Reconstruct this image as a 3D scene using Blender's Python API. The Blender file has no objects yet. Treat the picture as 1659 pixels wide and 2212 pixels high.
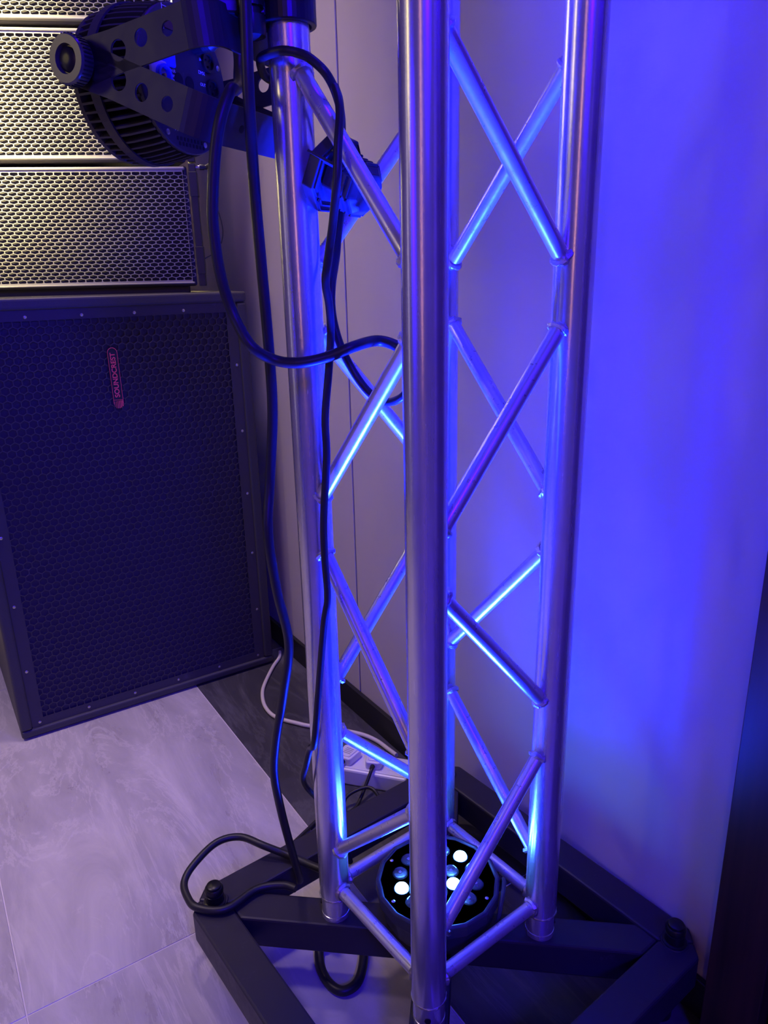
import bpy, bmesh, math, random
from mathutils import Vector, Matrix
random.seed(7)
S = bpy.context.scene
C = S.collection
ZB = 0.15                      # top of the steel base above the floor
TH = 0.0806                    # truss is turned 4.6 degrees against the wall

# ------------------------------------------------------------------ camera
cam_d = bpy.data.cameras.new('camera')
cam = bpy.data.objects.new('camera', cam_d)
C.objects.link(cam)
S.camera = cam
_f, _yaw, _pitch, _roll = 1586.36, 2.56963, -0.306914, -0.023887
F = Vector((math.cos(_yaw)*math.cos(_pitch), math.sin(_yaw)*math.cos(_pitch), math.sin(_pitch)))
Rv = F.cross(Vector((0, 0, 1))).normalized()
Uv = Rv.cross(F)
R2 = Rv*math.cos(_roll) + Uv*math.sin(_roll)
U2 = -Rv*math.sin(_roll) + Uv*math.cos(_roll)
m = Matrix.Identity(4)
for i in range(3):
    m[i][0] = R2[i]; m[i][1] = U2[i]; m[i][2] = -F[i]
m[0][3], m[1][3], m[2][3] = 0.77885, -0.58569, 1.03259 + ZB
cam.matrix_world = m
cam_d.sensor_fit = 'HORIZONTAL'
cam_d.sensor_width = 36.0
cam_d.lens = _f*36.0/1659.0
cam_d.clip_start = 0.02

# ------------------------------------------------------------------ light
S.view_settings.view_transform = 'Standard'
S.view_settings.look = 'None'
S.view_settings.exposure = 0.0
S.view_settings.gamma = 1.0
S.view_settings.use_curve_mapping = False
w = bpy.data.worlds.new('hall')
S.world = w
w.use_nodes = True
bg = w.node_tree.nodes['Background']
bg.inputs[0].default_value = (0.38, 0.23, 0.60, 1)
bg.inputs[1].default_value = 0.13

def aim(o, loc, tgt):
    o.location = loc
    o.rotation_euler = (Vector(tgt)-Vector(loc)).to_track_quat('-Z', 'Y').to_euler()

def area(name, loc, tgt, sx, sy, power, col):
    d = bpy.data.lights.new(name, 'AREA')
    d.shape = 'RECTANGLE'; d.size = sx; d.size_y = sy; d.energy = power; d.color = col
    o = bpy.data.objects.new(name, d); C.objects.link(o); aim(o, loc, tgt)
    return o

def spot(name, loc, tgt, ang, blend, rad, power, col):
    d = bpy.data.lights.new(name, 'SPOT')
    d.spot_size = math.radians(ang); d.spot_blend = blend; d.shadow_soft_size = rad
    d.energy = power; d.color = col
    o = bpy.data.objects.new(name, d); C.objects.link(o); aim(o, loc, tgt)
    return o

# the hall in front of the wall: assumed pale lamps, amber speaker beam, blue stage beams; added fills and streak lights
spot('assumed_hall_lamps', (-1.20, -4.0, 1.45), (-1.75, 0.33, 1.15), 46, 1.0, 0.25, 40, (1.0, 0.80, 0.76))  # unseen pale source, assumed from the shadow edge beside the subwoofer
spot('floor_fill', (-1.1, -1.6, 3.2), (-0.80, -1.25, 0.0), 52, 1.0, 0.25, 250, (1.0, 0.77, 0.86))  # added fill from overhead, brightens the floor tiles
spot('wall_fill', (-1.0, -0.16, 3.2), (-1.02, 0.12, 0.5), 44, 1.0, 0.10, 130, (1.0, 0.74, 0.88))  # added fill from above, lifts the dark wall strip beside the speakers
area('orange_streak_light', (2.3, -2.6, 1.9), (0, 0, 0.9), 0.10, 2.4, 5, (1.0, 0.45, 0.30))  # added strip light that draws an orange stripe on the tubes
area('pale_streak_light', (-1.9, -3.6, 1.5), (0, 0, 0.9), 0.22, 2.6, 2.6, (1.0, 0.84, 0.92))  # added strip light, there only to draw pale streaks on the tubes
area('amber_streak_light', (-0.9, -3.3, 2.3), (-0.1, -0.1, 1.3), 0.25, 0.6, 5, (1.0, 0.80, 0.30))  # added light, placed only for yellow streaks on the tubes
spot('amber_beam', (-0.9, -3.2, 3.4), (-1.78, -0.85, 2.0), 23.5, 1.0, 0.12, 48000, (1.0, 0.84, 0.40))  # source out of view, assumed from the warm light on the grilles
spot('blue_wall_beam', (0.42, -3.4, 1.45), (0.36, 0.33, 1.06), 14, 0.8, 0.45, 330, (0.02, 0.0, 1.0))  # assumed source, inferred from the soft tube shadow on the wall
spot('blue_top_beam', (-0.05, 0.05, 3.0), (-0.1, -0.15, 0.0), 75, 0.8, 0.10, 40, (0.05, 0.0, 1.0))  # assumed source overhead, inferred from the base's shadow on the floor
area('blue_fill', (2.6, -0.9, 2.6), (-0.6, -0.1, 0.7), 0.5, 0.5, 95, (0.02, 0.0, 1.0))  # added blue fill that turns the black speaker fronts navy

# ------------------------------------------------------------------ mesh helpers
class MB:
    def __init__(s): s.v = []; s.f = []
    def add(s, vs, fs, M=None):
        b = len(s.v)
        s.v += [tuple(M @ Vector(q)) if M is not None else tuple(q) for q in vs]
        s.f += [tuple(i+b for i in q) for q in fs]
        return s
    def box(s, x0, x1, y0, y1, z0, z1, M=None):
        return s.add([(x0,y0,z0),(x1,y0,z0),(x1,y1,z0),(x0,y1,z0),(x0,y0,z1),(x1,y0,z1),(x1,y1,z1),(x0,y1,z1)],
                     [(0,3,2,1),(4,5,6,7),(0,1,5,4),(1,2,6,5),(2,3,7,6),(3,0,4,7)], M)
    def prism(s, poly, z0, z1, M=None):
        n = len(poly)
        return s.add([(x,y,z0) for x,y in poly]+[(x,y,z1) for x,y in poly],
                     [tuple(range(n-1,-1,-1)), tuple(range(n,2*n))]+[(i,(i+1)%n,(i+1)%n+n,i+n) for i in range(n)], M)
    def lathe(s, prof, n=24, M=None, caps=True):
        # prof: list of (r, z), turned about z
        vs = []; fs = []
        for r, z in prof:
            for i in range(n):
                a = 2*math.pi*i/n
                vs.append((r*math.cos(a), r*math.sin(a), z))
        for k in range(len(prof)-1):
            for i in range(n):
                j = (i+1) % n
                fs.append((k*n+i, k*n+j, (k+1)*n+j, (k+1)*n+i))
        if caps:
            fs.append(tuple(range(n-1, -1, -1)))
            b = (len(prof)-1)*n
            fs.append(tuple(range(b, b+n)))
        return s.add(vs, fs, M)
    def cyl(s, a, b, r, n=20, r2=None):
        a = Vector(a); b = Vector(b); d = b-a
        M = Matrix.Translation(a) @ d.to_track_quat('Z', 'Y').to_matrix().to_4x4()
        return s.lathe([(r, 0), (r if r2 is None else r2, d.length)], n, M)
    def torus(s, c, axis, R, r, n=20, k=8, lump=0.0):
        M = Matrix.Translation(Vector(c)) @ Vector(axis).to_track_quat('Z', 'Y').to_matrix().to_4x4()
        vs = []; fs = []
        for i in range(n):
            a = 2*math.pi*i/n
            rr = r*(1+lump*random.uniform(-1, 1))
            for j in range(k):
                b = 2*math.pi*j/k
                q = R+rr*math.cos(b)
                vs.append((q*math.cos(a), q*math.sin(a), rr*math.sin(b)))
        for i in range(n):
            for j in range(k):
                fs.append((i*k+j, ((i+1)%n)*k+j, ((i+1)%n)*k+(j+1)%k, i*k+(j+1)%k))
        return s.add(vs, fs, M)
    def sweep(s, pts, r, n=12, sub=6, closed=False):
        P = [Vector(q) for q in pts]
        cr = []
        for i in range(len(P)-1):
            p0 = P[max(i-1, 0)]; p1 = P[i]; p2 = P[i+1]; p3 = P[min(i+2, len(P)-1)]
            for k in range(sub):
                t = k/sub
                cr.append(0.5*((2*p1)+(p2-p0)*t+(2*p0-5*p1+4*p2-p3)*t*t+(3*p1-p0-3*p2+p3)*t**3))
        cr.append(P[-1])
        vs = []; fs = []
        up = None
        for i, c in enumerate(cr):
            t = (cr[min(i+1, len(cr)-1)]-cr[max(i-1, 0)]).normalized()
            if up is None:
                up = t.orthogonal().normalized()
            up = (up-t*up.dot(t)).normalized()
            q = t.cross(up)
            for j in range(n):
                a = 2*math.pi*j/n
                vs.append(tuple(c+up*(r*math.cos(a))+q*(r*math.sin(a))))
        m_ = len(cr)
        for i in range(m_-1):
            for j in range(n):
                k = (j+1) % n
                fs.append((i*n+j, i*n+k, (i+1)*n+k, (i+1)*n+j))
        fs.append(tuple(range(n-1, -1, -1))); fs.append(tuple(range((m_-1)*n, m_*n)))
        return s.add(vs, fs)
    def mesh(s, name, mat, bevel=0, smooth=False, seg=2):
        me = bpy.data.meshes.new(name)
        me.from_pydata(s.v, [], s.f)
        bm = bmesh.new(); bm.from_mesh(me)
        bmesh.ops.recalc_face_normals(bm, faces=bm.faces)
        if bevel:
            es = [e for e in bm.edges if len(e.link_faces) == 2 and e.calc_face_angle() > 0.5]
            bmesh.ops.bevel(bm, geom=es, offset=bevel, segments=seg, profile=0.5, affect='EDGES')
        if smooth:
            for fc in bm.faces: fc.smooth = True
            for e in bm.edges:
                if len(e.link_faces) == 2 and e.calc_face_angle() > 0.7: e.smooth = False
        bm.to_mesh(me); bm.free()
        me.materials.append(mat)
        return me
    def obj(s, name, mat, parent=None, bevel=0, smooth=False, seg=2):
        o = bpy.data.objects.new(name, s.mesh(name, mat, bevel, smooth, seg))
        C.objects.link(o)
        if parent is not None: o.parent = parent
        return o

def inst(name, me, parent=None, loc=(0,0,0), rot=(0,0,0)):
    o = bpy.data.objects.new(name, me); C.objects.link(o)
    o.location = loc; o.rotation_euler = rot
    if parent is not None: o.parent = parent
    return o

def tag(o, label, cat, group=None, kind=None):
    o['label'] = label
    if cat: o['category'] = cat
    if group: o['group'] = group
    if kind: o['kind'] = kind
    return o

def thing(name, label, cat, loc=(0,0,0), rz=0, group=None):
    o = bpy.data.objects.new(name, None); C.objects.link(o)
    o.empty_display_size = 0.05
    o.location = loc; o.rotation_euler = (0, 0, rz)
    return tag(o, label, cat, group)

def struct(o):
    o['kind'] = 'structure'; return o

def text(name, s, size, mat, parent, M, ext=0.0003, align='CENTER', sx=1.0, font_shear=0.0, bold=0.0):
    cu = bpy.data.curves.new(name, 'FONT')
    cu.body = s; cu.size = size; cu.extrude = ext; cu.align_x = align; cu.align_y = 'CENTER'; cu.shear = font_shear; cu.offset = bold
    t = bpy.data.objects.new(name, cu)
    me = bpy.data.meshes.new_from_object(t)
    bpy.data.objects.remove(t); bpy.data.curves.remove(cu)
    me.transform(M @ Matrix.Diagonal((sx, 1, 1, 1)))
    me.materials.clear(); me.materials.append(mat)
    o = bpy.data.objects.new(name, me); C.objects.link(o)
    if parent is not None: o.parent = parent
    return o

def plate2d(outer, holes, th):
    # flat plate with round holes, in xy, thickness th about z = 0
    cu = bpy.data.curves.new('plate', 'CURVE')
    cu.dimensions = '2D'; cu.fill_mode = 'BOTH'; cu.extrude = th/2
    def sp(pts):
        q = cu.splines.new('POLY'); q.points.add(len(pts)-1)
        for i, (x, y) in enumerate(pts): q.points[i].co = (x, y, 0, 1)
        q.use_cyclic_u = True
    sp(outer)
    for hx, hy, hr in holes:
        sp([(hx+hr*math.cos(2*math.pi*i/20), hy+hr*math.sin(2*math.pi*i/20)) for i in range(20)])
    t = bpy.data.objects.new('plate', cu)
    me = bpy.data.meshes.new_from_object(t)
    bpy.data.objects.remove(t); bpy.data.curves.remove(cu)
    vs = [tuple(v.co) for v in me.vertices]; fs = [tuple(q.vertices) for q in me.polygons]
    bpy.data.meshes.remove(me)
    return vs, fs

# ------------------------------------------------------------------ materials
def mat(name, col, rough=0.5, metal=0.0, spec=0.5):
    M = bpy.data.materials.new(name); M.use_nodes = True
    b = M.node_tree.nodes['Principled BSDF']
    b.inputs['Base Color'].default_value = (*col, 1)
    b.inputs['Roughness'].default_value = rough
    b.inputs['Metallic'].default_value = metal
    b.inputs['Specular IOR Level'].default_value = spec
    return M
def nd(M, t, **k):
    n = M.node_tree.nodes.new(t)
    for a, v in k.items(): setattr(n, a, v)
    return n
def lk(M, a, b): M.node_tree.links.new(a, b)
def bsdf(M): return M.node_tree.nodes['Principled BSDF']
def coords(M, scale=(1,1,1), rot=(0,0,0)):
    tc = nd(M, 'ShaderNodeTexCoord'); mp = nd(M, 'ShaderNodeMapping')
    mp.inputs['Scale'].default_value = scale; mp.inputs['Rotation'].default_value = rot
    lk(M, tc.outputs['Object'], mp.inputs[0]); return mp.outputs[0]
def noise(M, co, scale, detail=4, rough=0.5, dist=0.0):
    n = nd(M, 'ShaderNodeTexNoise'); n.inputs['Scale'].default_value = scale; n.inputs['Detail'].default_value = detail
    n.inputs['Roughness'].default_value = rough; n.inputs['Distortion'].default_value = dist
    lk(M, co, n.inputs['Vector']); return n
def ramp(M, fac, stops):
    r = nd(M, 'ShaderNodeValToRGB')
    e = r.color_ramp.elements
    e[0].position, e[0].color = stops[0][0], (*stops[0][1], 1)
    e[1].position, e[1].color = stops[-1][0], (*stops[-1][1], 1)
    for p_, c_ in stops[1:-1]:
        q = e.new(p_); q.color = (*c_, 1)
    lk(M, fac, r.inputs[0]); return r.outputs[0]
def bump(M, h, strength, dist=0.002):
    b = nd(M, 'ShaderNodeBump'); b.inputs['Strength'].default_value = strength; b.inputs['Distance'].default_value = dist
    lk(M, h, b.inputs['Height']); lk(M, b.outputs[0], bsdf(M).inputs['Normal'])
g3 = lambda v: (v, v, v)

# drawn aluminium tube: streaks along the tube, fine scuffs
ALU = mat('drawn_aluminium', (0.80, 0.79, 0.80), 0.3, 0.78)
co = coords(ALU, (60, 60, 1.5)); n1 = noise(ALU, co, 3.0, 6)
co2 = coords(ALU, (1, 1, 0.5)); n2 = noise(ALU, co2, 22, 8, 0.65)
lk(ALU, ramp(ALU, n2.outputs[0], [(0.30, g3(0.60)), (0.55, (0.70, 0.69, 0.70))]), bsdf(ALU).inputs['Base Color'])
rr = ramp(ALU, n1.outputs[0], [(0.3, g3(0.20)), (0.7, g3(0.29))])
lk(ALU, rr, bsdf(ALU).inputs['Roughness']); bump(ALU, n1.outputs[0], 0.06, 0.0006)
ALUB = mat('brace_aluminium', (0.68, 0.67, 0.68), 0.36, 0.66)
co2 = coords(ALUB); n2 = noise(ALUB, co2, 60, 6, 0.6)
lk(ALUB, ramp(ALUB, n2.outputs[0], [(0.25, g3(0.24)), (0.75, g3(0.38))]), bsdf(ALUB).inputs['Roughness'])
WELD = mat('weld_bead', (0.62, 0.61, 0.62), 0.38, 1.0)
co2 = coords(WELD); n2 = noise(WELD, co2, 260, 3); bump(WELD, n2.outputs[0], 0.9, 0.002)

def painted(name, col, rough, wear=0.02, sc=40, spec=0.5):
    M = mat(name, col, rough, 0, spec)
    c_ = coords(M); n_ = noise(M, c_, sc, 8, 0.7)
    hi = tuple(min(1, x*2.2+wear) for x in col)
    lk(M, ramp(M, n_.outputs[0], [(0.0, col), (0.62, col), (0.80, hi)]), bsdf(M).inputs['Base Color'])
    lk(M, ramp(M, n_.outputs[0], [(0.3, g3(rough*0.85)), (0.75, g3(min(1, rough*1.25)))]), bsdf(M).inputs['Roughness'])
    return M
STEEL = painted('black_painted_steel', (0.024, 0.020, 0.031), 0.42, 0.02, 30, 0.35)
BOLT = mat('blackened_bolt', (0.025, 0.025, 0.027), 0.32, 0.6)
RUB = mat('black_rubber_cable', (0.016, 0.015, 0.018), 0.42, 0, 0.4)
PLAS = mat('black_plastic', (0.012, 0.012, 0.015), 0.38)
HOUS = painted('black_lamp_housing', (0.042, 0.038, 0.048), 0.45, 0.008, 60, 0.35)
YOKE = painted('black_yoke_plate', (0.030, 0.027, 0.034), 0.42, 0.006, 18, 0.35)
CAB = mat('textured_black_cabinet', (0.040, 0.036, 0.048), 0.50)
c_ = coords(CAB); n_ = noise(CAB, c_, 420, 2); bump(CAB, n_.outputs[0], 0.5, 0.001)
SGR = painted('black_grille_steel', (0.052, 0.046, 0.064), 0.45, 0.012, 9, 0.3)
FOAM = mat('black_foam', (0.050, 0.044, 0.064), 0.95)
LGR = mat('grey_grille_steel', (0.30, 0.285, 0.26), 0.45, 0.2)
LFOAM = mat('dark_speaker_foam', (0.022, 0.020, 0.020), 0.95)
SCREW = mat('zinc_screw', (0.55, 0.54, 0.52), 0.3, 1.0)
WHITEP = mat('white_plastic', (0.72, 0.71, 0.70), 0.35)
CREAM = mat('white_cable_sheath', (0.66, 0.60, 0.55), 0.45)
PRINT = mat('white_print', (0.70, 0.70, 0.74), 0.5)
GREYP = mat('grey_print', (0.18, 0.17, 0.18), 0.5)
RED = mat('red_print', (0.90, 0.10, 0.12), 0.4)
LCD = mat('dark_red_display', (0.10, 0.012, 0.02), 0.2)
BLUEP = mat('blue_socket_plastic', (0.03, 0.06, 0.75), 0.35)
BRASS = mat('brass_pin', (0.6, 0.45, 0.2), 0.3, 1.0)
KNOB = mat('worn_knob_plastic', (0.055, 0.055, 0.058), 0.3)
HOLE = mat('deep_black', (0.004, 0.004, 0.005), 0.8)
LENS = mat('clear_lens', (0.9, 0.9, 0.95), 0.06)
bsdf(LENS).inputs['Transmission Weight'].default_value = 0.9
LEDON = mat('lit_blue_led', (0.1, 0.3, 1.0), 0.2)
bsdf(LEDON).inputs['Emission Color'].default_value = (0.06, 0.24, 1.0, 1)
bsdf(LEDON).inputs['Emission Strength'].default_value = 120.0

WALL = mat('linen_wallpaper', (0.56, 0.51, 0.49), 0.75, 0, 0.25)
ca = coords(WALL, (900, 900, 60)); na = noise(WALL, ca, 1.0, 2)
cb = coords(WALL, (60, 60, 900)); nb = noise(WALL, cb, 1.0, 2)
mx = nd(WALL, 'ShaderNodeMath', operation='ADD'); lk(WALL, na.outputs[0], mx.inputs[0]); lk(WALL, nb.outputs[0], mx.inputs[1])
bump(WALL, mx.outputs[0], 0.25, 0.0006)
cc_ = coords(WALL); nc = noise(WALL, cc_, 3.0, 5)
lk(WALL, ramp(WALL, nc.outputs[0], [(0.3, (0.53, 0.48, 0.46)), (0.7, (0.58, 0.53, 0.51))]), bsdf(WALL).inputs['Base Color'])
BASEB = mat('black_baseboard', (0.012, 0.011, 0.013), 0.45)
WOOD = mat('dark_brown_wood', (0.035, 0.016, 0.012), 0.35)
cw = coords(WOOD, (30, 30, 1.2)); nw = noise(WOOD, cw, 2.0, 6)
lk(WOOD, ramp(WOOD, nw.outputs[0], [(0.3, (0.022, 0.010, 0.009)), (0.7, (0.050, 0.022, 0.016))]), bsdf(WOOD).inputs['Base Color'])
GROUT = mat('pale_grout', (0.62, 0.57, 0.53), 0.8)
SEAM = mat('dark_panel_joint', (0.02, 0.018, 0.02), 0.7)

def marble(name, lo, mid, hi, rough, veins=0.5):
    M = mat(name, mid, rough)
    c_ = coords(M, (0.9, 3.2, 1), (0, 0, 0.6))
    n_ = noise(M, c_, 2.4, 10, 0.64, 0.7)
    v_ = noise(M, c_, 1.7, 12, 0.68, 1.1)
    a_ = ramp(M, n_.outputs[0], [(0.28, lo), (0.5, mid), (0.74, hi)])
    mm = nd(M, 'ShaderNodeMath', operation='SUBTRACT'); mm.inputs[1].default_value = 0.5
    lk(M, v_.outputs[0], mm.inputs[0])
    ab = nd(M, 'ShaderNodeMath', operation='ABSOLUTE'); lk(M, mm.outputs[0], ab.inputs[0])
    vr = ramp(M, ab.outputs[0], [(0.0, g3(veins)), (0.020, g3(0.0))])
    mi = nd(M, 'ShaderNodeMixRGB'); mi.inputs[2].default_value = (*hi, 1)
    lk(M, vr, mi.inputs[0]); lk(M, a_, mi.inputs[1])
    lk(M, mi.outputs[0], bsdf(M).inputs['Base Color'])
    lk(M, ramp(M, n_.outputs[0], [(0.3, g3(rough*0.8)), (0.7, g3(rough*1.3))]), bsdf(M).inputs['Roughness'])
    return M
TILE = marble('pale_stone_tile', (0.30, 0.275, 0.265), (0.41, 0.38, 0.365), (0.58, 0.54, 0.51), 0.30, 0.5)
DTILE = marble('dark_slate_tile', (0.032, 0.030, 0.036), (0.052, 0.049, 0.056), (0.13, 0.125, 0.135), 0.34, 0.35)

# ------------------------------------------------------------------ setting
YW = 0.3375
fl = struct(MB().box(-2.6, 2.6, -3.2, YW, -0.06, -0.0012).obj('floor', GROUT))
def tile_me(name, lx, ly, mt):
    return MB().box(-lx/2+0.0012, lx/2-0.0012, -ly/2+0.0012, ly/2-0.0012, -0.0012, 0.0).mesh(name, mt, 0.0006, seg=1)
tl_me = tile_me('tile', 1.2, 0.607, TILE)
for iy in range(5):
    for ix in range(4):
        inst('tile', tl_me, fl, (-0.35-0.6-1.2+1.2*ix, -0.3035-0.607*iy, 0), (0, 0, math.pi if (ix+iy) % 2 else 0))
dt_me = tile_me('dark_tile', 1.2, YW, DTILE)
for ix in range(4):
    inst('dark_tile', dt_me, fl, (-1.90+1.2*ix, YW/2, 0), (0, 0, math.pi if ix % 2 else 0))
wl = struct(MB().box(-2.6, 2.6, YW+0.012, YW+0.10, 0, 2.9).obj('wall_back', SEAM))
for a, b in ((-2.6, -0.804), (-0.797, 0.40), (0.404, 2.6)):
    MB().box(a, b, YW, YW+0.012, 0, 2.9).obj('wall_panel', WALL, wl, 0.0008, seg=1)
struct(MB().box(-2.6, 0.3095, YW-0.012, YW, 0.0, 0.074).obj('baseboard_back', BASEB, None, 0.002))
jamb = struct(MB().box(0.310, 0.395, YW-0.045, YW, 0, 2.3).obj('trim_1', WOOD, None, 0.002))
dr = struct(MB().box(0.398, 1.25, YW-0.020, YW+0.004, 0.006, 2.3).obj('door_1', WOOD, None, 0.002))
MB().box(0.50, 1.15, YW-0.026, YW-0.020, 0.2, 0.95).obj('door_panel', WOOD, dr, 0.006)
MB().box(0.50, 1.15, YW-0.026, YW-0.020, 1.1, 2.1).obj('door_panel', WOOD, dr, 0.006)

# ------------------------------------------------------------------ steel base
base = thing('truss_base', 'black steel square base frame with diagonal beams under the aluminium truss', 'base', (0, 0, 0), TH)
BT, BH = ZB, 0.061
side = [(-0.275,-0.315),(0.275,-0.315),(0.295,-0.295),(0.255,-0.255),(-0.255,-0.255),(-0.295,-0.295)]
sb = MB().prism(side, BT-BH, BT).mesh('side_beam', STEEL, 0.004)
for k in range(4):
    inst('side_beam', sb, base, (0, 0, 0), (0, 0, k*math.pi/2))
hw = 0.0288
r2 = math.sqrt(0.5)
MB().prism([(-0.36+hw, -hw), (-0.36, 0), (-0.36+hw, hw), (0.36-hw, hw), (0.36, 0), (0.36-hw, -hw)], BT-BH, BT-0.0003,
           Matrix.Rotation(math.pi/4, 4, 'Z')).obj('diagonal_beam', STEEL, base, 0.004)
hb = MB().prism([(hw+0.0005, -hw), (0.36-hw, -hw), (0.36, 0), (0.36-hw, hw), (hw+0.0005, hw)], BT-BH, BT-0.0003).mesh('diagonal_beam', STEEL, 0.004)
for k in (1, 3):
    inst('diagonal_beam', hb, base, (0, 0, 0), (0, 0, math.pi/4+k*math.pi/2))
bolt_me = MB().lathe([(0.019, 0), (0.019, 0.003), (0.0155, 0.004), (0.0155, 0.019), (0.0125, 0.0205), (0.0125, 0.0225), (0.0160, 0.0235), (0.0160, 0.030), (0.0140, 0.0325)], 24).mesh('corner_bolt', BOLT, 0, True)
cap_me = MB().lathe([(0.0125, 0), (0.0125, 0.0035), (0.0105, 0.005)], 24).mesh('bolt_cap', BOLT, 0, True)
foot_me = MB().lathe([(0.022, 0), (0.022, 0.012), (0.018, 0.016), (0.011, 0.020), (0.011, ZB-BH)], 24).mesh('levelling_foot', BOLT, 0, True)
wm = MB().torus((0, 0, 0), (0, 0, 1), 0.020, 0.0022, 24, 6, 0.5).mesh('weld_bead', STEEL, 0, True)
for k in range(4):
    a = math.pi/4+k*math.pi/2
    x, y = 0.386*math.cos(a), 0.386*math.sin(a)
    b = inst('corner_bolt', bolt_me, base, (x, y, BT))
    inst('bolt_cap', cap_me, b, (0, 0, 0.0323))
    inst('levelling_foot', foot_me, base, (x*0.965, y*0.965, 0))
    inst('weld_bead', wm, base, (x, y, BT))
    MB().box(0.378, 0.405, -0.030, 0.030, BT-BH-0.002, BT-0.001, Matrix.Rotation(a, 4, 'Z')).obj('corner_plate', STEEL, base, 0.003)

# ------------------------------------------------------------------ aluminium truss
H = 0.12107
truss = thing('lighting_truss', 'tall square aluminium lighting truss with welded diagonal braces', 'truss', (0, 0, 0), TH)
CR, BR = 0.025, 0.0103
TOP = 2.0
ch_me = MB().lathe([(CR-0.003, ZB+0.044), (CR, ZB+0.046), (CR, TOP)], 48, None).mesh('chord', ALU, 0, True)
spg = MB().lathe([(0.0236, ZB), (0.0236, ZB+0.009), (0.0226, ZB+0.0095), (0.0226, ZB+0.011), (0.0232, ZB+0.0115), (0.0232, ZB+0.046)], 40).mesh('spigot', ALU, 0, True)
col_me = MB().torus((0, 0, ZB+0.045), (0, 0, 1), 0.0238, 0.0024, 40, 8, 0.35).mesh('weld_ring', WELD, 0, True)
pin_me = MB().cyl((0, 0, 0), (0, 0, 0.004), 0.0045, 12).mesh('spigot_pin', HOLE, 0, True)
pos = {'L': (-H, -H), 'R': (H, H), 'F': (H, -H), 'B': (-H, H)}
for k in 'LFRB':
    x, y = pos[k]
    inst('chord', ch_me, truss, (x, y, 0), (0, 0, random.uniform(0, 6)))
    s_ = inst('spigot', spg, truss, (x, y, 0))
    inst('weld_ring', col_me, s_)
    # pin hole in the spigot, facing outwards, and a small screw at its back
    dx, dy = (x/abs(x)*0.7071, y/abs(y)*0.7071)
    q = Vector((dx, dy, 0)).to_track_quat('Z', 'Y').to_euler()
    inst('spigot_pin', pin_me, s_, (dx*0.0206, dy*0.0206, ZB+0.022), q)
pairs = [('L', 'F'), ('F', 'R'), ('R', 'B'), ('B', 'L')]
levels = [(0.125, 0.372), (0.418, 0.690), (0.722, 0.995), (1.027, 1.290)]
def brace(a, za, b, zb_):
    A = Vector((*pos[a], za+ZB)); B = Vector((*pos[b], zb_+ZB)); d = (B-A); L = d.length; u = d/L
    hd = Vector((u.x, u.y, 0)); hl = hd.length; e = 0.0215/hl
    A2 = A+u*e; B2 = B-u*e
    mb = MB().lathe([(BR, -(L-2*e)/2), (BR, (L-2*e)/2)], 24)
    o = mb.obj('brace', ALUB, truss, 0, True)
    o.location = (A2+B2)/2
    o.rotation_euler = u.to_track_quat('Z', 'Y').to_euler()
    for s_ in (-1, 1):
        wb = MB().torus((0, 0, s_*((L-2*e)/2-0.0045)), (0, 0, 1), BR+0.0006, 0.0042, 22, 6, 0.32).obj('weld_bead', WELD, o, 0, True)
for a, b in pairs:
    for i, (z0, z1) in enumerate(levels):
        if i % 2 == 0: brace(a, z0, b, z1)
        else: brace(b, z0, a, z1)
    for zz in (0.063, 1.47, 1.60): brace(a, zz, b, zz)

# ------------------------------------------------------------------ perforated grille
def hexgrille(y0, y1, z0, z1, pitch, squash, hole, th, margin):
    """sheet in the yz plane facing +x, hexagonal holes"""
    mb = MB()
    rp = pitch*0.8660*squash
    ny = int((y1-y0-2*margin)/pitch); nz = int((z1-z0-2*margin)/rp)
    oy = (y0+y1)/2-(ny-0.5)*pitch/2; oz = (z0+z1)/2-(nz-1)*rp/2
    Ro = pitch/math.sqrt(3)
    ang = [math.pi/6+i*math.pi/3 for i in range(6)]
    ho = [(Ro*math.cos(a), Ro*math.sin(a)*squash) for a in ang]
    hi = [(y*hole, z*(hole if squash > 0.9 else hole*0.97)) for y, z in ho]
    for r in range(nz):
        for c in range(ny):
            cy = oy+c*pitch+(pitch/2 if r % 2 else 0); cz = oz+r*rp
            vs = [(0, cy+a, cz+b) for a, b in ho]+[(0, cy+a, cz+b) for a, b in hi]+[(-th, cy+a, cz+b) for a, b in hi]
            fs = []
            for i in range(6):
                j = (i+1) % 6
                fs.append((i, j, 6+j, 6+i)); fs.append((6+i, 6+j, 12+j, 12+i))
            mb.add(vs, fs)
    a0, a1, b0, b1 = oy-pitch/2, oy+ny*pitch, oz-Ro*squash, oz+(nz-1)*rp+Ro*squash
    e = 0.0002
    if squash < 0.9: y1 = a1-pitch*0.46
    for q in ((y0, y1, z0, b0+pitch*0.25*squash), (y0, y1, b1-pitch*0.25*squash, z1), (y0, a0+pitch*0.5, b0+pitch*0.25*squash, b1-pitch*0.25*squash), (a1-pitch*0.5, y1, b0+pitch*0.25*squash, b1-pitch*0.25*squash)):
        mb.box(-th-0.0005, -e, *q)
    return mb

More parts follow.
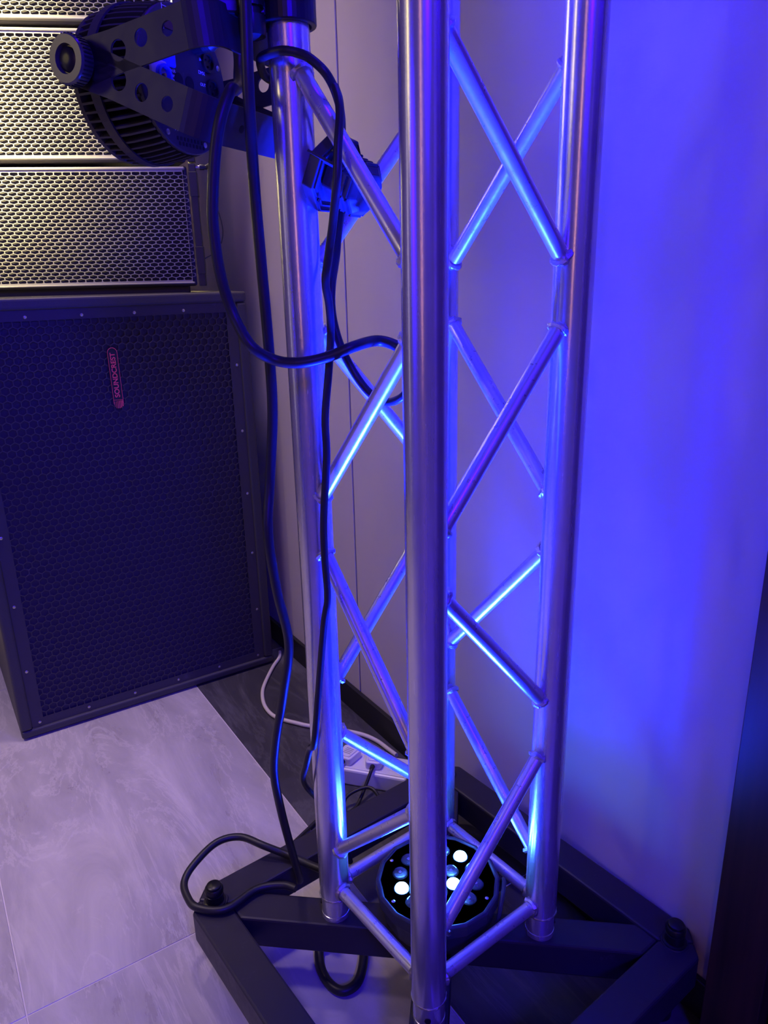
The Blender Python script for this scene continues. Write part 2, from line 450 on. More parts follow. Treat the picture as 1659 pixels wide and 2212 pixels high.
# ------------------------------------------------------------------ subwoofer
XS = -1.220
sub = thing('subwoofer', 'large black subwoofer cabinet with honeycomb grille standing on the floor', 'speaker', (XS, -0.116, 0.0))
W2, HS = 0.375, 1.161
MB().box(-0.74, -0.016, -W2, W2, 0.004, HS).obj('cabinet', CAB, sub, 0.014, seg=3)
rim = MB()
for y0, y1, z0, z1 in ((-W2, W2, HS-0.030, HS-0.001), (-W2, W2, 0.005, 0.028), (-W2, -W2+0.030, 0.028, HS-0.03), (W2-0.030, W2, 0.028, HS-0.03)):
    rim.box(-0.03, 0.004, y0, y1, z0, z1)
rim.obj('front_rim', CAB, sub, 0.007, seg=3)
MB().box(-0.016, -0.0095, -W2+0.03, W2-0.03, 0.028, HS-0.03).obj('foam_backing', FOAM, sub)
gr = hexgrille(-W2+0.030, W2-0.030, 0.028, HS-0.030, 0.0200, 1.0, 0.88, 0.003, 0.022).obj('grille', SGR, sub)
gr.location = (-0.003, 0, 0)
sc_me = MB().lathe([(0.0040, 0), (0.0040, 0.0010), (0.0022, 0.0022)], 12).mesh('screw', SCREW, 0, True)
rx = (0, math.pi/2, 0)
for i in range(6):
    y = -0.325+0.13*i
    inst('screw', sc_me, sub, (-0.003, y, HS-0.046), rx)
    inst('screw', sc_me, sub, (-0.003, y, 0.041), rx)
for i in range(5):
    z = 0.2+0.19*i
    inst('screw', sc_me, sub, (-0.003, -W2+0.041, z), rx)
    inst('screw', sc_me, sub, (-0.003, W2-0.041, z), rx)
# badge, reading upwards
BW, BL = 0.0125, 0.079
arc = [(BL-BW+BW*math.cos(a), BW*math.sin(a)) for a in [math.radians(-90+15*i) for i in range(13)]]
arc2 = [(-BL+BW+BW*math.cos(a), BW*math.sin(a)) for a in [math.radians(90+15*i) for i in range(13)]]
Mb = Matrix(((0, 0, 1, 0.0005), (0, -1, 0, 0.0), (1, 0, 0, 0.0), (0, 0, 0, 1)))
# local: badge x -> up, badge y -> left (so text reads upwards), z -> out
Mb = Matrix.Translation((-0.0025, -0.004, 0.952)) @ Matrix(((0, 0, 1, 0), (0, -1, 0, 0), (1, 0, 0, 0), (0, 0, 0, 1)))
badge = MB().prism(arc+arc2, 0, 0.0022, Mb).obj('badge', PLAS, sub)
badge['label'] = 'slim dark badge with red lettering'
ol = MB()
full = arc+arc2
ring_o = [(x*1.0, y*1.0) for x, y in full]; ring_i = [(x*(1-0.0013/BL), y*(1-0.0011/BW)) for x, y in full]
n = len(full)
keep = [i for i in range(n) if full[i][0] > -0.052 and full[(i+1) % n][0] > -0.10]
for i in range(n):
    j = (i+1) % n
    if min(full[i][0], full[j][0]) < -0.06 and max(full[i][0], full[j][0]) < -0.05: continue
    ol.add([(*ring_o[i], 0.0026), (*ring_o[j], 0.0026), (*ring_i[j], 0.0026), (*ring_i[i], 0.0026)], [(0, 1, 2, 3)], Mb)
for k in range(6):   # red speed lines at the lower end
    y = -BW*0.8+BW*1.6*k/5
    ext = math.sqrt(max(0, BW*BW-y*y))
    ol.box(-BL+BW-ext*0.9, -0.0575-0.002*k/5, y-0.0004-0.00020*(5-k), y+0.0004+0.00020*(5-k), 0.0022, 0.0027, Mb)
ol.box(-0.0560, -0.0551, -BW*0.9, BW*0.9, 0.0022, 0.0027, Mb)
ol.obj('badge_outline', RED, badge)
text('badge_lettering', 'SOUNDCREST', 0.0175, RED, badge, Mb @ Matrix.Translation((0.0085, 0, 0.0026)) @ Matrix.Diagonal((1.03, 1.0, 1, 1)), 0.0003, bold=0.00035)

# ------------------------------------------------------------------ line array boxes
LW, LH, LP = 0.44, 0.298, 0.306
la_gr = hexgrille(-LW+0.006, LW-0.012, 0.010, LH-0.010, 0.0212, 0.505, 0.895, 0.003, 0.002).mesh('grille', LGR)
la_cab = MB().prism([(-0.012, -LW), (-0.012, LW-0.012), (-0.42, LW-0.15), (-0.42, -LW+0.15)], 0.0, LH).mesh('cabinet', CAB, 0.006)
la_foam = MB().box(-0.012, -0.006, -LW+0.008, LW-0.022, 0.012, LH-0.012).mesh('foam_backing', LFOAM)
la_lip = MB().box(-0.016, 0.004, -LW+0.004, LW-0.018, LH-0.011, LH-0.004).box(-0.016, 0.004, -LW+0.004, LW-0.018, 0.006, 0.011).mesh('grille_lip', LGR, 0.0025)
la_bar = MB().box(-0.030, -0.002, LW-0.008, LW+0.010, 0.0, LH+0.004).box(-0.032, 0.0, LW-0.009, LW+0.012, LH-0.075, LH-0.015).box(-0.032, 0.0, LW-0.009, LW+0.012, 0.03, 0.10).mesh('rigging_bar', PLAS, 0.0015)
la_tab = MB().box(-0.022, -0.010, LW-0.002, LW+0.006, LH-0.02, LH+0.0065).mesh('link_tab', BOLT, 0.001)
la_pin = MB().cyl((-0.016, LW+0.005, LH-0.003), (-0.016, LW+0.022, LH-0.003), 0.0045, 12).mesh('lock_pin', SCREW, 0, True)
la_knob = MB().lathe([(0.0075, 0.0), (0.0075, 0.010), (0.006, 0.013), (0.006, 0.018), (0.010, 0.024), (0.010, 0.029)], 16,
    Matrix.Translation((-0.016, LW+0.020, LH-0.003)) @ Matrix.Rotation(-math.pi/2, 4, 'X')).mesh('pin_knob', PLAS, 0, True)
la_wire = MB().sweep([(-0.016, LW+0.045, LH-0.002), (-0.016, LW+0.047, LH-0.04), (-0.016, LW+0.057, LH-0.10), (-0.017, LW+0.066, LH-0.16), (-0.02, LW+0.05, LH-0.205), (-0.025, LW+0.012, LH-0.228)], 0.0013, 6, 5).mesh('pin_wire', RUB, 0, True)
la_lab = ['lowest grey-grilled line array box, resting on the black subwoofer', 'line array box second from the bottom, behind the finned stage lamp',
          'uppermost line array box of the stack, cut by the top of the photo']
for i in range(3):
    t = thing('line_array_speaker', la_lab[i], 'speaker', (-1.417, -0.258, HS+0.016+LP*i), math.radians(-25.2), 'stacked line array boxes')
    for nm, me in (('cabinet', la_cab), ('grille', la_gr), ('foam_backing', la_foam), ('grille_lip', la_lip), ('rigging_bar', la_bar), ('link_tab', la_tab)):
        inst(nm, me, t)
    pn = inst('lock_pin', la_pin, t); inst('pin_knob', la_knob, pn); inst('pin_wire', la_wire, pn)
    if i == 0:
        ft = MB().box(-0.40, -0.30, -0.25, 0.25, -0.016, 0.001).box(-0.075, -0.035, -0.40, 0.40, -0.016, 0.001).obj('rubber_foot', RUB, t)

# ------------------------------------------------------------------ finned stage lamp on the left chord
P0 = Vector((-0.317, -0.230, 1.286+ZB))
par = thing('stage_lamp', 'black finned stage lamp hanging from a double yoke on the left truss tube', 'lamp', P0, math.radians(32))
MX = Matrix.Rotation(math.pi/2, 4, 'Y')   # lathe axis z -> x
RD = 0.090
MB().lathe([(0.068, -0.040), (0.072, -0.01), (0.074, 0.042)], 40, MX).obj('lamp_body', HOUS, par, 0, True)
MB().lathe([(0.086, -0.056), (0.092, -0.053), (0.092, -0.047), (0.086, -0.044), (0.068, -0.044)], 48, MX).obj('front_ring', HOUS, par, 0, True)
MB().lathe([(0.086, -0.050), (0.02, -0.054)], 40, MX).obj('front_glass', PLAS, par, 0, True)
band = MB()
band.lathe([(0.0935, -0.024), (0.0965, -0.024), (0.0965, -0.010), (0.0935, -0.010)], 64, MX, False)
band.obj('fin_band', HOUS, par, 0, False)
fin_me = MB().prism([(-0.047, 0.068), (0.040, 0.070), (0.0455, 0.0885), (0.030, 0.0910), (0.005, 0.0938), (-0.017, 0.0945), (-0.047, 0.0920)], -0.0014, 0.0014).mesh('fin', HOUS)
NF = 54
for k in range(NF):
    inst('fin', fin_me, par, (0, 0, 0), (2*math.pi*k/NF, 0, 0))
rp_ = MB().lathe([(0.060, 0.036), (0.0865, 0.044), (0.0875, 0.050), (0.0860, 0.0515)], 56, MX).obj('rear_panel', HOUS, par, 0, True)
xr = 0.0516
def rear(y, z, dz=0.0):
    return Matrix.Translation((xr+dz, y, z)) @ Matrix(((0, 0, 1, 0), (1, 0, 0, 0), (0, 1, 0, 0), (0, 0, 0, 1)))
def socket(nm, y, z, r, depth, mt):
    return MB().lathe([(r, 0), (r, depth), (r*0.78, depth), (r*0.74, depth*0.25), (0.0, depth*0.25)], 28, rear(y, z), False).obj(nm, mt, par, 0, True)
for nm, y, z in (('xlr_socket', 0.050, 0.032), ('xlr_socket', 0.056, 0.001)):
    s_ = socket(nm, y, z, 0.0125, 0.004, PLAS)
    for k in range(3):
        a = math.radians(-90+120*k)
        MB().cyl((xr+0.001, y+0.005*math.cos(a), z+0.005*math.sin(a)), (xr+0.003, y+0.005*math.cos(a), z+0.005*math.sin(a)), 0.0013, 8).obj('socket_hole', HOLE, s_)
pw = MB().box(xr, xr+0.006, -0.070, -0.040, -0.022, 0.014).obj('power_socket', WHITEP, par, 0.003)
MB().lathe([(0.0125, 0), (0.0125, 0.008), (0.009, 0.008), (0.0085, 0.002), (0.0, 0.002)], 24, rear(-0.0515, -0.004, 0.004), False).obj('socket_ring', BLUEP, pw, 0, True)
MB().cyl((xr+0.004, -0.0515, -0.004), (xr+0.011, -0.0515, -0.004), 0.002, 10).obj('socket_pin', BRASS, pw, 0, True)
pi_ = MB().box(xr, xr+0.005, -0.060, -0.020, 0.010, 0.042).obj('power_inlet', BLUEP, par, 0.003)
for y in (-0.0135, 0.0085):
    MB().lathe([(0.0085, 0), (0.0085, 0.0008)], 20, rear(y, -0.001)).obj('rear_hole', HOLE, par)
dsp = MB().box(xr, xr+0.0012, -0.032, 0.016, 0.054, 0.076).obj('display', LCD, par)
MB().box(xr, xr+0.0008, -0.034, -0.0332, 0.052, 0.080).box(xr, xr+0.0008, -0.034, 0.018, 0.0775, 0.0783).obj('display_frame', PRINT, dsp)
for y, z in ((-0.050, 0.060), (0.030, -0.072), (-0.045, -0.066), (0.073, 0.030), (-0.060, 0.048), (-0.022, -0.050)):
    MB().lathe([(0.0036, 0), (0.0036, 0.001), (0.002, 0.002)], 12, rear(y, z)).obj('screw', SCREW, par, 0, True)
for tx, y, z, sz in (('DMX', 0.036, 0.017, 0.0062), ('IN', 0.036, 0.033, 0.0055), ('OUT', 0.037, 0.003, 0.0055), ('POWER', -0.028, 0.0075, 0.0055), ('100-240Vac', -0.026, 0.0015, 0.0045),
                     ('50/60Hz', -0.026, -0.0035, 0.0045), ('OUT', -0.031, -0.014, 0.006), ('MADE IN CHINA', -0.004, -0.060, 0.0072), ('MENU', 0.004, 0.0815, 0.005)):
    text('lettering', tx, sz, PRINT, par, rear(y, z, 0.0003), 0.0002)
for k in range(9):
    for j in range(2):
        y = -0.026+0.007*k+0.0035*j; z = -0.0705-0.006*j
        if y*y+z*z < 0.0815**2:
            MB().box(xr, xr+0.0006, y-0.0017, y+0.0017, z-0.0022, z+0.0022).obj('vent_slot', HOLE, par)
MB().box(xr, xr+0.0006, -0.012, 0.012, -0.0505, -0.0455).obj('rating_sticker', WHITEP, par)
MB().lathe([(0.0115, 0.0), (0.0115, 0.016), (0.0095, 0.018), (0.0115, 0.020), (0.0095, 0.022), (0.0115, 0.024), (0.0095, 0.026), (0.0115, 0.028), (0.0085, 0.034), (0.0075, 0.040)], 20,
    rear(0.026, 0.048)).obj('cable_gland', PLAS, par, 0, True)
# yokes
AW, KO, LA_ = 0.0235, 0.124, 0.187
def yoke(fang, name, holes, lab):
    mb = MB()
    outer = []
    for i in range(13):     # hub round end
        a = math.radians(90+15*i); outer.append((0.026*math.cos(a), 0.026*math.sin(a)))
    outer += [(0.05, -AW), (LA_-0.030, -AW), (LA_-0.030, AW), (0.05, AW)]
    vs, fs = plate2d(outer, holes, 0.003)
    rot = Matrix.Rotation(-fang, 4, 'Y')
    for s_ in (-1, 1):
        M_ = rot @ Matrix.Translation((0, s_*KO, 0)) @ Matrix.Rotation(math.pi/2, 4, 'X')
        mb.add(vs, fs, M_)
    # bend and cross plate
    path = [(LA_-0.030, -KO)]
    rb_ = 0.030
    for i in range(1, 9):
        a = math.radians(-90+11.25*i); path.append((LA_-rb_+rb_*math.cos(a), -KO+rb_+rb_*math.sin(a)))
    path += [(x, -y) for x, y in reversed(path)]
    pv = []; pf = []
    for i, (x, y) in enumerate(path):
        i0, i1 = max(i-1, 0), min(i+1, len(path)-1)
        t_ = Vector((path[i1][0]-path[i0][0], path[i1][1]-path[i0][1])).normalized(); nn = Vector((t_.y, -t_.x))*0.0015
        pv += [(x+nn.x, y+nn.y, -AW), (x+nn.x, y+nn.y, AW), (x-nn.x, y-nn.y, AW), (x-nn.x, y-nn.y, -AW)]
    for i in range(len(path)-1):
        for j in range(4):
            pf.append((4*i+j, 4*i+(j+1) % 4, 4*i+4+(j+1) % 4, 4*i+4+j))
    mb.add(pv, pf, rot)
    o = mb.obj(name, YOKE, par)
    # slots in the cross plate
    for y in (-0.055, 0.055):
        MB().lathe([(0.0045, 0), (0.0045, 0.0036)], 16, rot @ Matrix.Translation((LA_-0.0018, y, 0)) @ Matrix.Rotation(math.pi/2, 4, 'Y')).obj('yoke_slot', HOLE, o)
    return o
yoke(0.116, 'upper_yoke', [(0.058, 0, 0.0115), (0.094, 0.004, 0.0095), (0.133, 0.003, 0.0080)], '')
yoke(-0.416, 'lower_yoke', [(0.058, 0, 0.0115), (0.094, -0.002, 0.0100), (0.133, -0.002, 0.0085)], '')
for s_ in (-1, 1):
    Mk = Matrix.Translation((0, s_*(KO+0.0015), 0)) @ Matrix.Rotation(-s_*math.pi/2, 4, 'X')
    kn = MB()
    prof = [(0.012, 0), (0.012, 0.006), (0.0255, 0.007), (0.0268, 0.009), (0.0268, 0.023), (0.0250, 0.0255), (0.0160, 0.0255), (0.0145, 0.0205), (0.0, 0.0205)]
    kn.lathe(prof, 36, Mk)
    o = kn.obj('clamp_knob', KNOB, par, 0, True)
    rb = MB()
    for k in range(36):
        a = 2*math.pi*k/36
        rb.box(-0.0008, 0.0008, 0.0262, 0.0278, 0.0095, 0.0225, Mk @ Matrix.Rotation(a, 4, 'Z'))
    rb.obj('knob_ribs', PLAS, o)
    MB().lathe([(0.0135, 0.0205), (0.0135, 0.0215), (0.010, 0.024), (0.004, 0.0245)], 24, Mk).obj('knob_cap', BOLT, o, 0, True)
    MB().cyl((0, s_*0.078, 0), (0, s_*(KO-0.002), 0), 0.014, 20).obj('pivot_stub', HOUS, par, 0, True)

# hook clamp around the left tube, carrying the upper yoke (part of the lamp, built in world space then moved)
Minv = (Matrix.Translation(P0) @ Matrix.Rotation(math.radians(32), 4, 'Z')).inverted()
LX, LY = -0.11092, -0.13042
zc = 1.338+ZB
clamp = MB()
vs = []; fs = []
N = 40
for i in range(N):
    a = 2*math.pi*i/N
    for r, z in ((0.0262, -0.021), (0.0335, -0.021), (0.0335, 0.021), (0.0262, 0.021)):
        vs.append((LX+r*math.cos(a), LY+r*math.sin(a), zc+z))
for i in range(N):
    for j in range(4):
        fs.append((4*i+j, 4*i+(j+1) % 4, 4*((i+1) % N)+(j+1) % 4, 4*((i+1) % N)+j))
clamp.add(vs, fs, Minv)
co_ = clamp.obj('hook_clamp', BOLT, par, 0.0015)
bx, by = -0.128, -0.182
MB().box(-0.030, 0.030, -0.010, 0.010, -0.016, 0.016, Minv @ Matrix.Translation((-0.120, -0.187, zc)) @ Matrix.Rotation(math.radians(72), 4, 'Z')).obj('clamp_block', BOLT, co_, 0.003)
MB().lathe([(0.009, -0.036), (0.0145, -0.034), (0.0155, -0.030), (0.0155, -0.014), (0.011, -0.013), (0.011, -0.006), (0.0150, -0.005), (0.0150, 0.006), (0.0120, 0.007), (0.0120, 0.012), (0.0170, 0.013), (0.0170, 0.036), (0.012, 0.038)], 24,
    Minv @ Matrix.Translation((-0.107, -0.178, zc-0.004))).obj('clamp_bolt', BOLT, co_, 0, True)
# closing screw across the front of the tube with hex nut
e0 = Vector((-0.083, -0.176, zc+0.012)); e1 = Vector((-0.059, -0.092, zc+0.020))
th_ = MB()
dd = (e1-e0); L_ = dd.length
Mt = Minv @ Matrix.Translation(e0) @ dd.to_track_quat('Z', 'Y').to_matrix().to_4x4()
prof = []
for i in range(int(L_/0.0018)):
    prof += [(0.0058, i*0.0018), (0.0068, i*0.0018+0.0009)]
th_.lathe(prof, 14, Mt).obj('clamp_screw', BOLT, co_, 0, True)
MB().lathe([(0.013, L_*0.64), (0.0145, L_*0.65), (0.0145, L_*0.70), (0.011, L_*0.71), (0.011, L_*0.86)], 6, Mt).obj('clamp_nut', BOLT, co_, 0.0008)
MB().lathe([(0.016, L_*0.60), (0.016, L_*0.63)], 24, Mt).obj('clamp_washer', BOLT, co_)

# ------------------------------------------------------------------ small octagonal lamp inside the truss
hx = thing('octagonal_lamp', 'small octagonal stage lamp fixed inside the truss beside the left tube', 'lamp', (-0.0590, -0.1000, 1.3012))
lv = Vector((-0.54, -0.84, 0)); aw = Vector((-0.84, 0.54, 0))
ax = (lv*0.74+aw*0.50+Vector((0, 0, 0.44))).normalized()          # looks away to the upper left
yx = Vector((0, 0, 1)); xx = yx.cross(ax).normalized(); yy = ax.cross(xx)
MH = Matrix(((xx.x, yy.x, ax.x, 0), (xx.y, yy.y, ax.y, 0), (xx.z, yy.z, ax.z, 0), (0, 0, 0, 1)))
MH = MH @ Matrix.Rotation(math.radians(22.5), 4, 'Z')
ro = 0.0465
MB().lathe([(ro*0.80, 0.0005), (ro, 0.0005), (ro*1.0, 0.0165), (ro*0.96, 0.0185), (ro*0.86, 0.0185), (ro*0.84, 0.012), (0.0, 0.012)], 8, MH, False).obj('bezel', HOUS, hx, 0.0012)
MB().lathe([(ro*0.93, -0.002), (ro*0.93, 0.003), (0.0, 0.003)], 8, MH, False).obj('back_flange', HOUS, hx)
MB().lathe([(0.030, 0.0), (0.030, -0.016), (0.032, -0.020), (0.031, -0.042), (0.023, -0.050), (0.0, -0.050)], 8, MH, False).obj('rear_shell', HOUS, hx, 0.002)
for k in range(8):
    a = math.radians(45*k+22.5)
    for j in range(3):
        MB().box(0.026, 0.0315, -0.011, 0.011, -0.025-0.008*j, -0.0222-0.008*j, MH @ Matrix.Rotation(a, 4, 'Z')).obj('cooling_rib', HOUS, hx)
for k in range(4):
    a = math.radians(90*k+22.5)
    MB().lathe([(0.0022, 0), (0.0022, 0.002)], 10, MH @ Matrix.Translation((0.040*math.cos(a), 0.040*math.sin(a), -0.0035))).obj('screw', BOLT, hx)
MB().box(-0.006, 0.006, -0.0015, 0.0015, -0.022, 0.020, MH @ Matrix.Translation((ro*0.92, 0, -0.0)) ).obj('lamp_bracket', HOUS, hx)

# ------------------------------------------------------------------ lamp lying on the base, shining up
fp = thing('floor_lamp_can', 'round black LED lamp with lit blue lenses lying face up inside the truss', 'lamp', (0.0, 0.004, ZB))
ZF = 0.085
MB().lathe([(0.060, 0.002), (0.075, 0.004), (0.092, 0.030), (0.099, 0.062), (0.1025, 0.066), (0.1025, ZF), (0.100, ZF+0.003), (0.097, ZF+0.003), (0.0955, ZF)], 16, Matrix.Rotation(0.2, 4, 'Z')).obj('housing', HOUS, fp, 0.001)
MB().lathe([(0.0955, ZF-0.004), (0.0955, ZF), (0.0, ZF)], 32, None, False).obj('lens_plate', HOUS, fp, 0, False)
lens_me = MB().lathe([(0.0112, 0.0), (0.0112, 0.002), (0.0100, 0.0045), (0.007, 0.0068), (0.003, 0.0078), (0.0, 0.008)], 20, None, False).mesh('lens', LENS, 0, True)
led_me = MB().lathe([(0.0112, 0.0), (0.0112, 0.002), (0.0100, 0.0045), (0.007, 0.0068), (0.003, 0.0078), (0.0, 0.008)], 20, None, False).mesh('lit_lens', LEDON, 0, True)
cup_me = MB().lathe([(0.0128, 0.0), (0.0128, 0.0012), (0.0118, 0.0012), (0.0118, 0.0003), (0.0, 0.0003)], 20, None, False).mesh('lens_cup', HOLE, 0, False)
chip_me = MB().box(-0.0018, 0.0018, -0.0018, 0.0018, 0.0006, 0.0016).mesh('led_chip', SCREW)
lit = []
for ring, nl, ph in ((0.063, 12, 15), (0.028, 6, 30)):
    for k in range(nl):
        a = math.radians(ph+360/nl*k)
        x, y = ring*math.cos(a), ring*math.sin(a)
        on = (ring > 0.05 and k in (3, 8, 11)) or (ring < 0.05 and k in (0, 2, 4))
        cp = inst('lens_cup', cup_me, fp, (x, y, ZF))
        if on:
            inst('lit_lens', led_me, cp, (0, 0, 0.0008)); lit.append((x, y))
        else:
            inst('lens', lens_me, cp, (0, 0, 0.0008)); inst('led_chip', chip_me, cp)
fs_me = MB().lathe([(0.0032, 0), (0.0032, 0.001), (0.0018, 0.002)], 12).mesh('screw', SCREW, 0, True)
for k in range(6):
    a = math.radians(28+60*k)
    inst('screw', fs_me, fp, (0.0865*math.cos(a), 0.0865*math.sin(a), ZF))
hp = [(0.1085*math.cos(math.radians(a)), 0.1085*math.sin(math.radians(a)), z) for a, z in ((22, 0.04), (26, 0.060), (34, 0.084), (45, 0.092), (56, 0.084), (64, 0.060), (68, 0.04))]
MB().sweep(hp, 0.0035, 8, 5).obj('handle', HOUS, fp, 0, True)
# the light of the lit lenses
for i, (x, y) in enumerate(lit):
    for en, ang in ((460.0, 35), (7.5, 150)):      # narrow lens beam and its wide spill
        d = bpy.data.lights.new('blue_led', 'SPOT'); d.energy = en; d.color = (0.003, 0.013, 1.0)
        d.spot_size = math.radians(ang); d.spot_blend = 1.0; d.shadow_soft_size = 0.010
        o = bpy.data.objects.new('blue_led', d); C.objects.link(o); o.parent = fp
        o.location = (x, y, ZF+0.0215); o.rotation_euler = (math.pi, 0, 0)

# ------------------------------------------------------------------ cables
def cable(name, pts, r, mt, label, n=12, sub=6):
    return tag(MB().sweep(pts, r, n, sub).obj(name, mt, None, 0, True), label, 'cable')
CA = [(-0.085,-0.168,2.02),(-0.078,-0.176,1.9),(-0.0685,-0.196,1.7),(-0.0677,-0.2007,1.5388),(-0.0683,-0.202,1.4721),(-0.0697,-0.2051,1.3836),(-0.0899,-0.1968,1.289),(-0.0893,-0.1954,1.2084),(-0.0884,-0.1934,1.1009),(-0.0934,-0.1922,1.0199),(-0.1019,-0.1991,0.9279),(-0.0894,-0.2125,0.8624),(-0.0915,-0.205,0.7754),(-0.096,-0.1904,0.687),(-0.1105,-0.1984,0.5993),(-0.126,-0.2093,0.5149),(-0.1378,-0.2117,0.4501),(-0.1447,-0.2022,0.3711),(-0.168,-0.1802,0.2692),(-0.1915,-0.1591,0.1805),(-0.2,-0.1542,0.158)]
CB = [(-0.2551,-0.163,1.484),(-0.2305,-0.1571,1.48),(-0.2077,-0.1558,1.469),(-0.1874,-0.162,1.449),(-0.1666,-0.1726,1.426),(-0.1359,-0.1876,1.406),(-0.1065,-0.2046,1.394),(-0.0867,-0.2191,1.3878),(-0.0822,-0.2343,1.3602),(-0.0856,-0.2427,1.3274),(-0.0883,-0.2496,1.2794),(-0.0892,-0.252,1.2398),(-0.0878,-0.2483,1.1886),(-0.0838,-0.2381,1.146),(-0.063,-0.2276,1.1099),(-0.0567,-0.201,1.0917),(-0.0356,-0.1771,1.0883),(-0.0192,-0.1461,1.0946),(-0.0047,-0.1206,1.1052),(-0.0149,-0.0821,1.1095),(-0.0039,-0.0652,1.1057),(0.014,-0.0566,1.096),(0.0239,-0.0426,1.0787),(0.0289,-0.0357,1.0555)]
CC = [(-0.1462,-0.1234,1.415),(-0.1441,-0.1481,1.421),(-0.1241,-0.163,1.4315),(-0.0986,-0.1669,1.4313),(-0.0738,-0.1575,1.4311),(-0.0623,-0.1441,1.4276),(-0.0514,-0.1343,1.4204),(-0.039,-0.1224,1.4044),(-0.0511,-0.1032,1.3877),(-0.0761,-0.0832,1.3692),(-0.109,-0.065,1.338),(-0.106,-0.067,1.288),(-0.101,-0.079,1.242),(-0.09,-0.0906,1.209),(-0.0657,-0.1121,1.1747),(-0.0588,-0.1168,1.1413),(-0.0504,-0.1119,1.1043),(-0.0378,-0.1003,1.0695),(-0.0189,-0.0886,1.0439),(0.0004,-0.0768,1.0343),(0.0268,-0.0733,1.0417),(0.0432,-0.0672,1.0571)]
CD = [(-0.0213,-0.1224,1.3879),(-0.0065,-0.1267,1.373),(0.0026,-0.131,1.3546),(0.0096,-0.1388,1.3247),(0.0124,-0.1441,1.2857),(0.0003,-0.1446,1.2426),(-0.0118,-0.1458,1.2066),(-0.0225,-0.1445,1.1805),(-0.0297,-0.1368,1.1533),(-0.0383,-0.1317,1.1193),(-0.0361,-0.1385,1.0729),(-0.0394,-0.1445,1.0164),(-0.0397,-0.145,0.9639),(-0.0432,-0.1517,0.8831),(-0.0438,-0.1529,0.8268),(-0.0433,-0.1519,0.7677),(-0.0463,-0.1576,0.7288),(-0.0549,-0.168,0.6202),(-0.0569,-0.1733,0.5721),(-0.0602,-0.178,0.5321),(-0.0916,-0.1692,0.5045),(-0.1031,-0.172,0.4705),(-0.1216,-0.1706,0.4336),(-0.1517,-0.1514,0.3878),(-0.1729,-0.1189,0.3316),(-0.176,-0.08,0.26),(-0.18,-0.06,0.165)]
CE = [(-0.1929,-0.1081,0.162),(-0.2108,-0.1185,0.162),(-0.262,-0.1449,0.162),(-0.2976,-0.1784,0.175),(-0.3389,-0.208,0.18),(-0.3507,-0.2505,0.18),(-0.3318,-0.301,0.172),(-0.3115,-0.328,0.162),(-0.2788,-0.3336,0.158),(-0.247,-0.327,0.1585),(-0.216,-0.288,0.1585),(-0.2257,-0.2264,0.1585),(-0.2081,-0.1843,0.1585),(-0.1875,-0.168,0.1585)]
CF = [(-0.1816,-0.1209,0.04),(-0.1763,-0.1348,0.015),(-0.1463,-0.1495,0.009),(-0.1132,-0.1545,0.009),(-0.0877,-0.1484,0.009),(-0.077,-0.1342,0.009),(-0.0798,-0.1118,0.009),(-0.0996,-0.0892,0.009),(-0.1306,-0.0671,0.009),(-0.1679,-0.0503,0.009)]
WC = [(-1.262,0.302,0.0062),(-1.2261,0.2820,0.0062),(-1.185,0.2414,0.0062),(-1.1145,0.1835,0.0062),(-1.0633,0.1497,0.0062),(-1.0022,0.1266,0.0062),(-0.9475,0.1206,0.0062),(-0.9066,0.1303,0.0062),(-0.858,0.1598,0.0062),(-0.8251,0.1833,0.0062),(-0.775,0.2316,0.0062),(-0.7088,0.2806,0.0062),(-0.6603,0.2992,0.0062),(-0.6118,0.3044,0.0062),(-0.570,0.303,0.012)]
cable('power_cable', CA, 0.0068, RUB, 'thick black cable hanging straight down left of the truss')
cable('power_cable', CB, 0.0068, RUB, 'black cable looping from the finned lamp across the left tube')
cable('power_cable', CC, 0.0052, RUB, 'black cable bent over the left tube and curling down inside the truss')
cable('power_cable', CD, 0.0050, RUB, 'thin black cable running down the inner side of the left tube')
cable('power_cable', CE, 0.0068, RUB, 'black cable loop lying over the left corner of the base')
cable('power_cable', CF, 0.0085, RUB, 'black cable loop on the floor under the base beam')
cable('white_cable', WC, 0.0056, CREAM, 'white cable curving over the dark floor tiles by the wall')

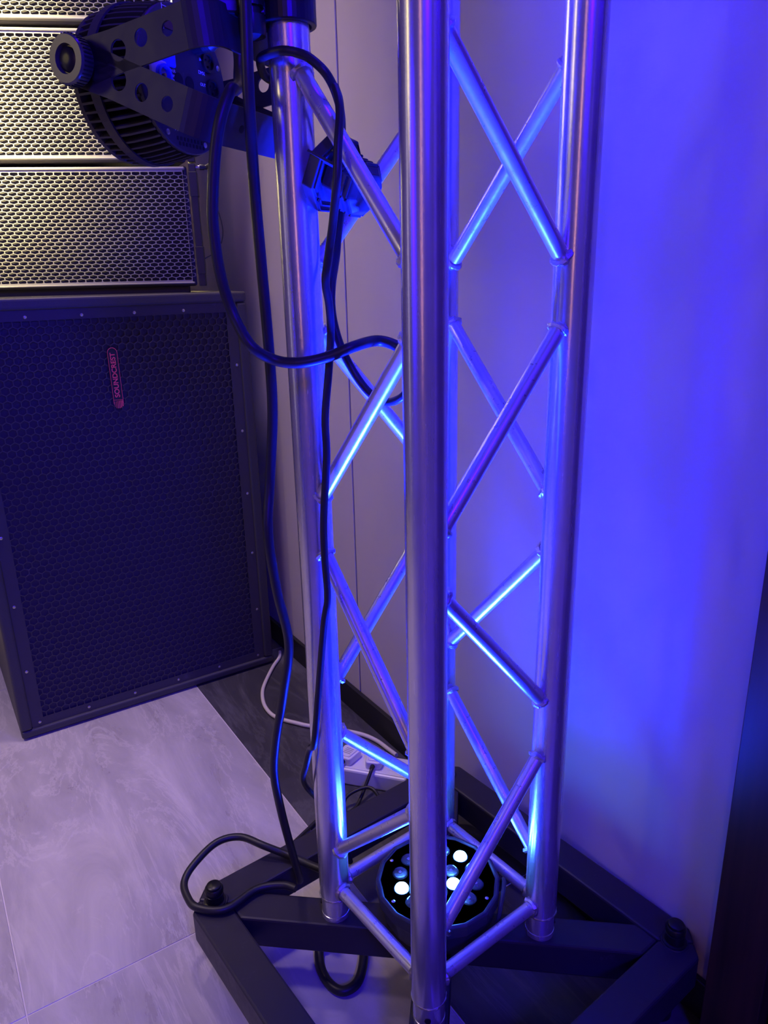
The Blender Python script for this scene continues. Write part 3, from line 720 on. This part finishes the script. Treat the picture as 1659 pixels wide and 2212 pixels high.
# ------------------------------------------------------------------ power strip and plugs
ST = math.radians(40)
ps = thing('power_strip', 'white power strip on the dark tiles behind the left tube', 'power strip', (-0.555, 0.200, 0), ST)
MB().box(-0.115, 0.115, -0.040, 0.040, 0.0, 0.044).obj('strip_body', WHITEP, ps, 0.005)
MB().box(-0.108, 0.108, -0.033, 0.033, 0.044, 0.0455).obj('strip_top', WHITEP, ps, 0.001)
for x in (0.080,):
    MB().box(x-0.018, x+0.018, -0.018, 0.018, 0.0455, 0.0462).obj('outlet_plate', WHITEP, ps)
    for k in (-1, 1):
        MB().box(x+k*0.006-0.001, x+k*0.006+0.001, -0.005, 0.005, 0.0462, 0.0465).obj('outlet_slot', HOLE, ps)
Ms = Matrix.Translation((-0.555, 0.200, 0)) @ Matrix.Rotation(ST, 4, 'Z')
def plug(lx, ly, label, cpts, rz, sticker):
    o = Ms @ Vector((lx, ly, 0.0457))
    t = thing('power_plug', label, 'plug', o, ST+rz, 'plugs in the white power strip')
    poly = []
    for cx_, cy_, a0 in ((0.016, 0.018, 0), (-0.016, 0.018, 90), (-0.012, -0.018, 180), (0.012, -0.018, 270)):
        for i in range(5):
            a = math.radians(a0+22.5*i); poly.append((cx_+0.008*math.cos(a), cy_+0.008*math.sin(a)))
    MB().prism(poly, 0, 0.020).obj('plug_body', WHITEP, t, 0.0025)
    MB().prism([(x*0.72, y*0.72) for x, y in poly], 0.019, 0.0225).obj('plug_cap', WHITEP, t, 0.002)
    if sticker:
        st = MB().box(-0.013, 0.013, -0.012, 0.014, 0.0222, 0.0227).obj('rating_label', WHITEP, t)
        for k in range(4):
            MB().box(-0.011, 0.010, -0.009+0.006*k, -0.0072+0.006*k, 0.0227, 0.0229).obj('label_print', GREYP, st)
    MB().cyl((0, -0.024, 0.010), (0, -0.037, 0.010), 0.0062, 14, 0.0052).obj('strain_relief', RUB, t, 0, True)
    Mi = (Matrix.Translation(o) @ Matrix.Rotation(ST+rz, 4, 'Z')).inverted()
    MB().sweep([Vector((0, -0.034, 0.010)), Vector((0, -0.045, 0.008))]+[Mi @ Vector(q) for q in cpts], 0.0042, 10, 6).obj('cord', RUB, t, 0, True)
    return t
plug(-0.043, 0.0, 'white plug with a printed rating label at the left of the power strip',
     [(-0.520, 0.110, 0.030), (-0.500, 0.075, 0.010), (-0.480, 0.02, 0.006), (-0.45, -0.05, 0.006)], math.radians(-12), True)
plug(0.026, 0.0, 'white plug without label, its black cord curling in front of the power strip',
     [(-0.492, 0.160, 0.028), (-0.482, 0.142, 0.014), (-0.468, 0.120, 0.008), (-0.461, 0.094, 0.008), (-0.474, 0.089, 0.013), (-0.490, 0.105, 0.024), (-0.488, 0.128, 0.034), (-0.478, 0.158, 0.038),
      (-0.458, 0.168, 0.034), (-0.434, 0.166, 0.020), (-0.416, 0.146, 0.010), (-0.424, 0.116, 0.006), (-0.445, 0.088, 0.006), (-0.47, 0.05, 0.006)], math.radians(4), False)
ad = thing('power_adapter', 'plain white adapter box on the floor in front of the power strip', 'adapter', (-0.394, 0.233, 0.0), ST)
MB().box(-0.050, 0.050, -0.026, 0.026, 0.0, 0.034).obj('adapter_body', WHITEP, ad, 0.003)
MB().box(-0.0502, 0.0502, -0.0262, 0.0262, 0.0165, 0.0173).obj('adapter_seam', GREYP, ad)
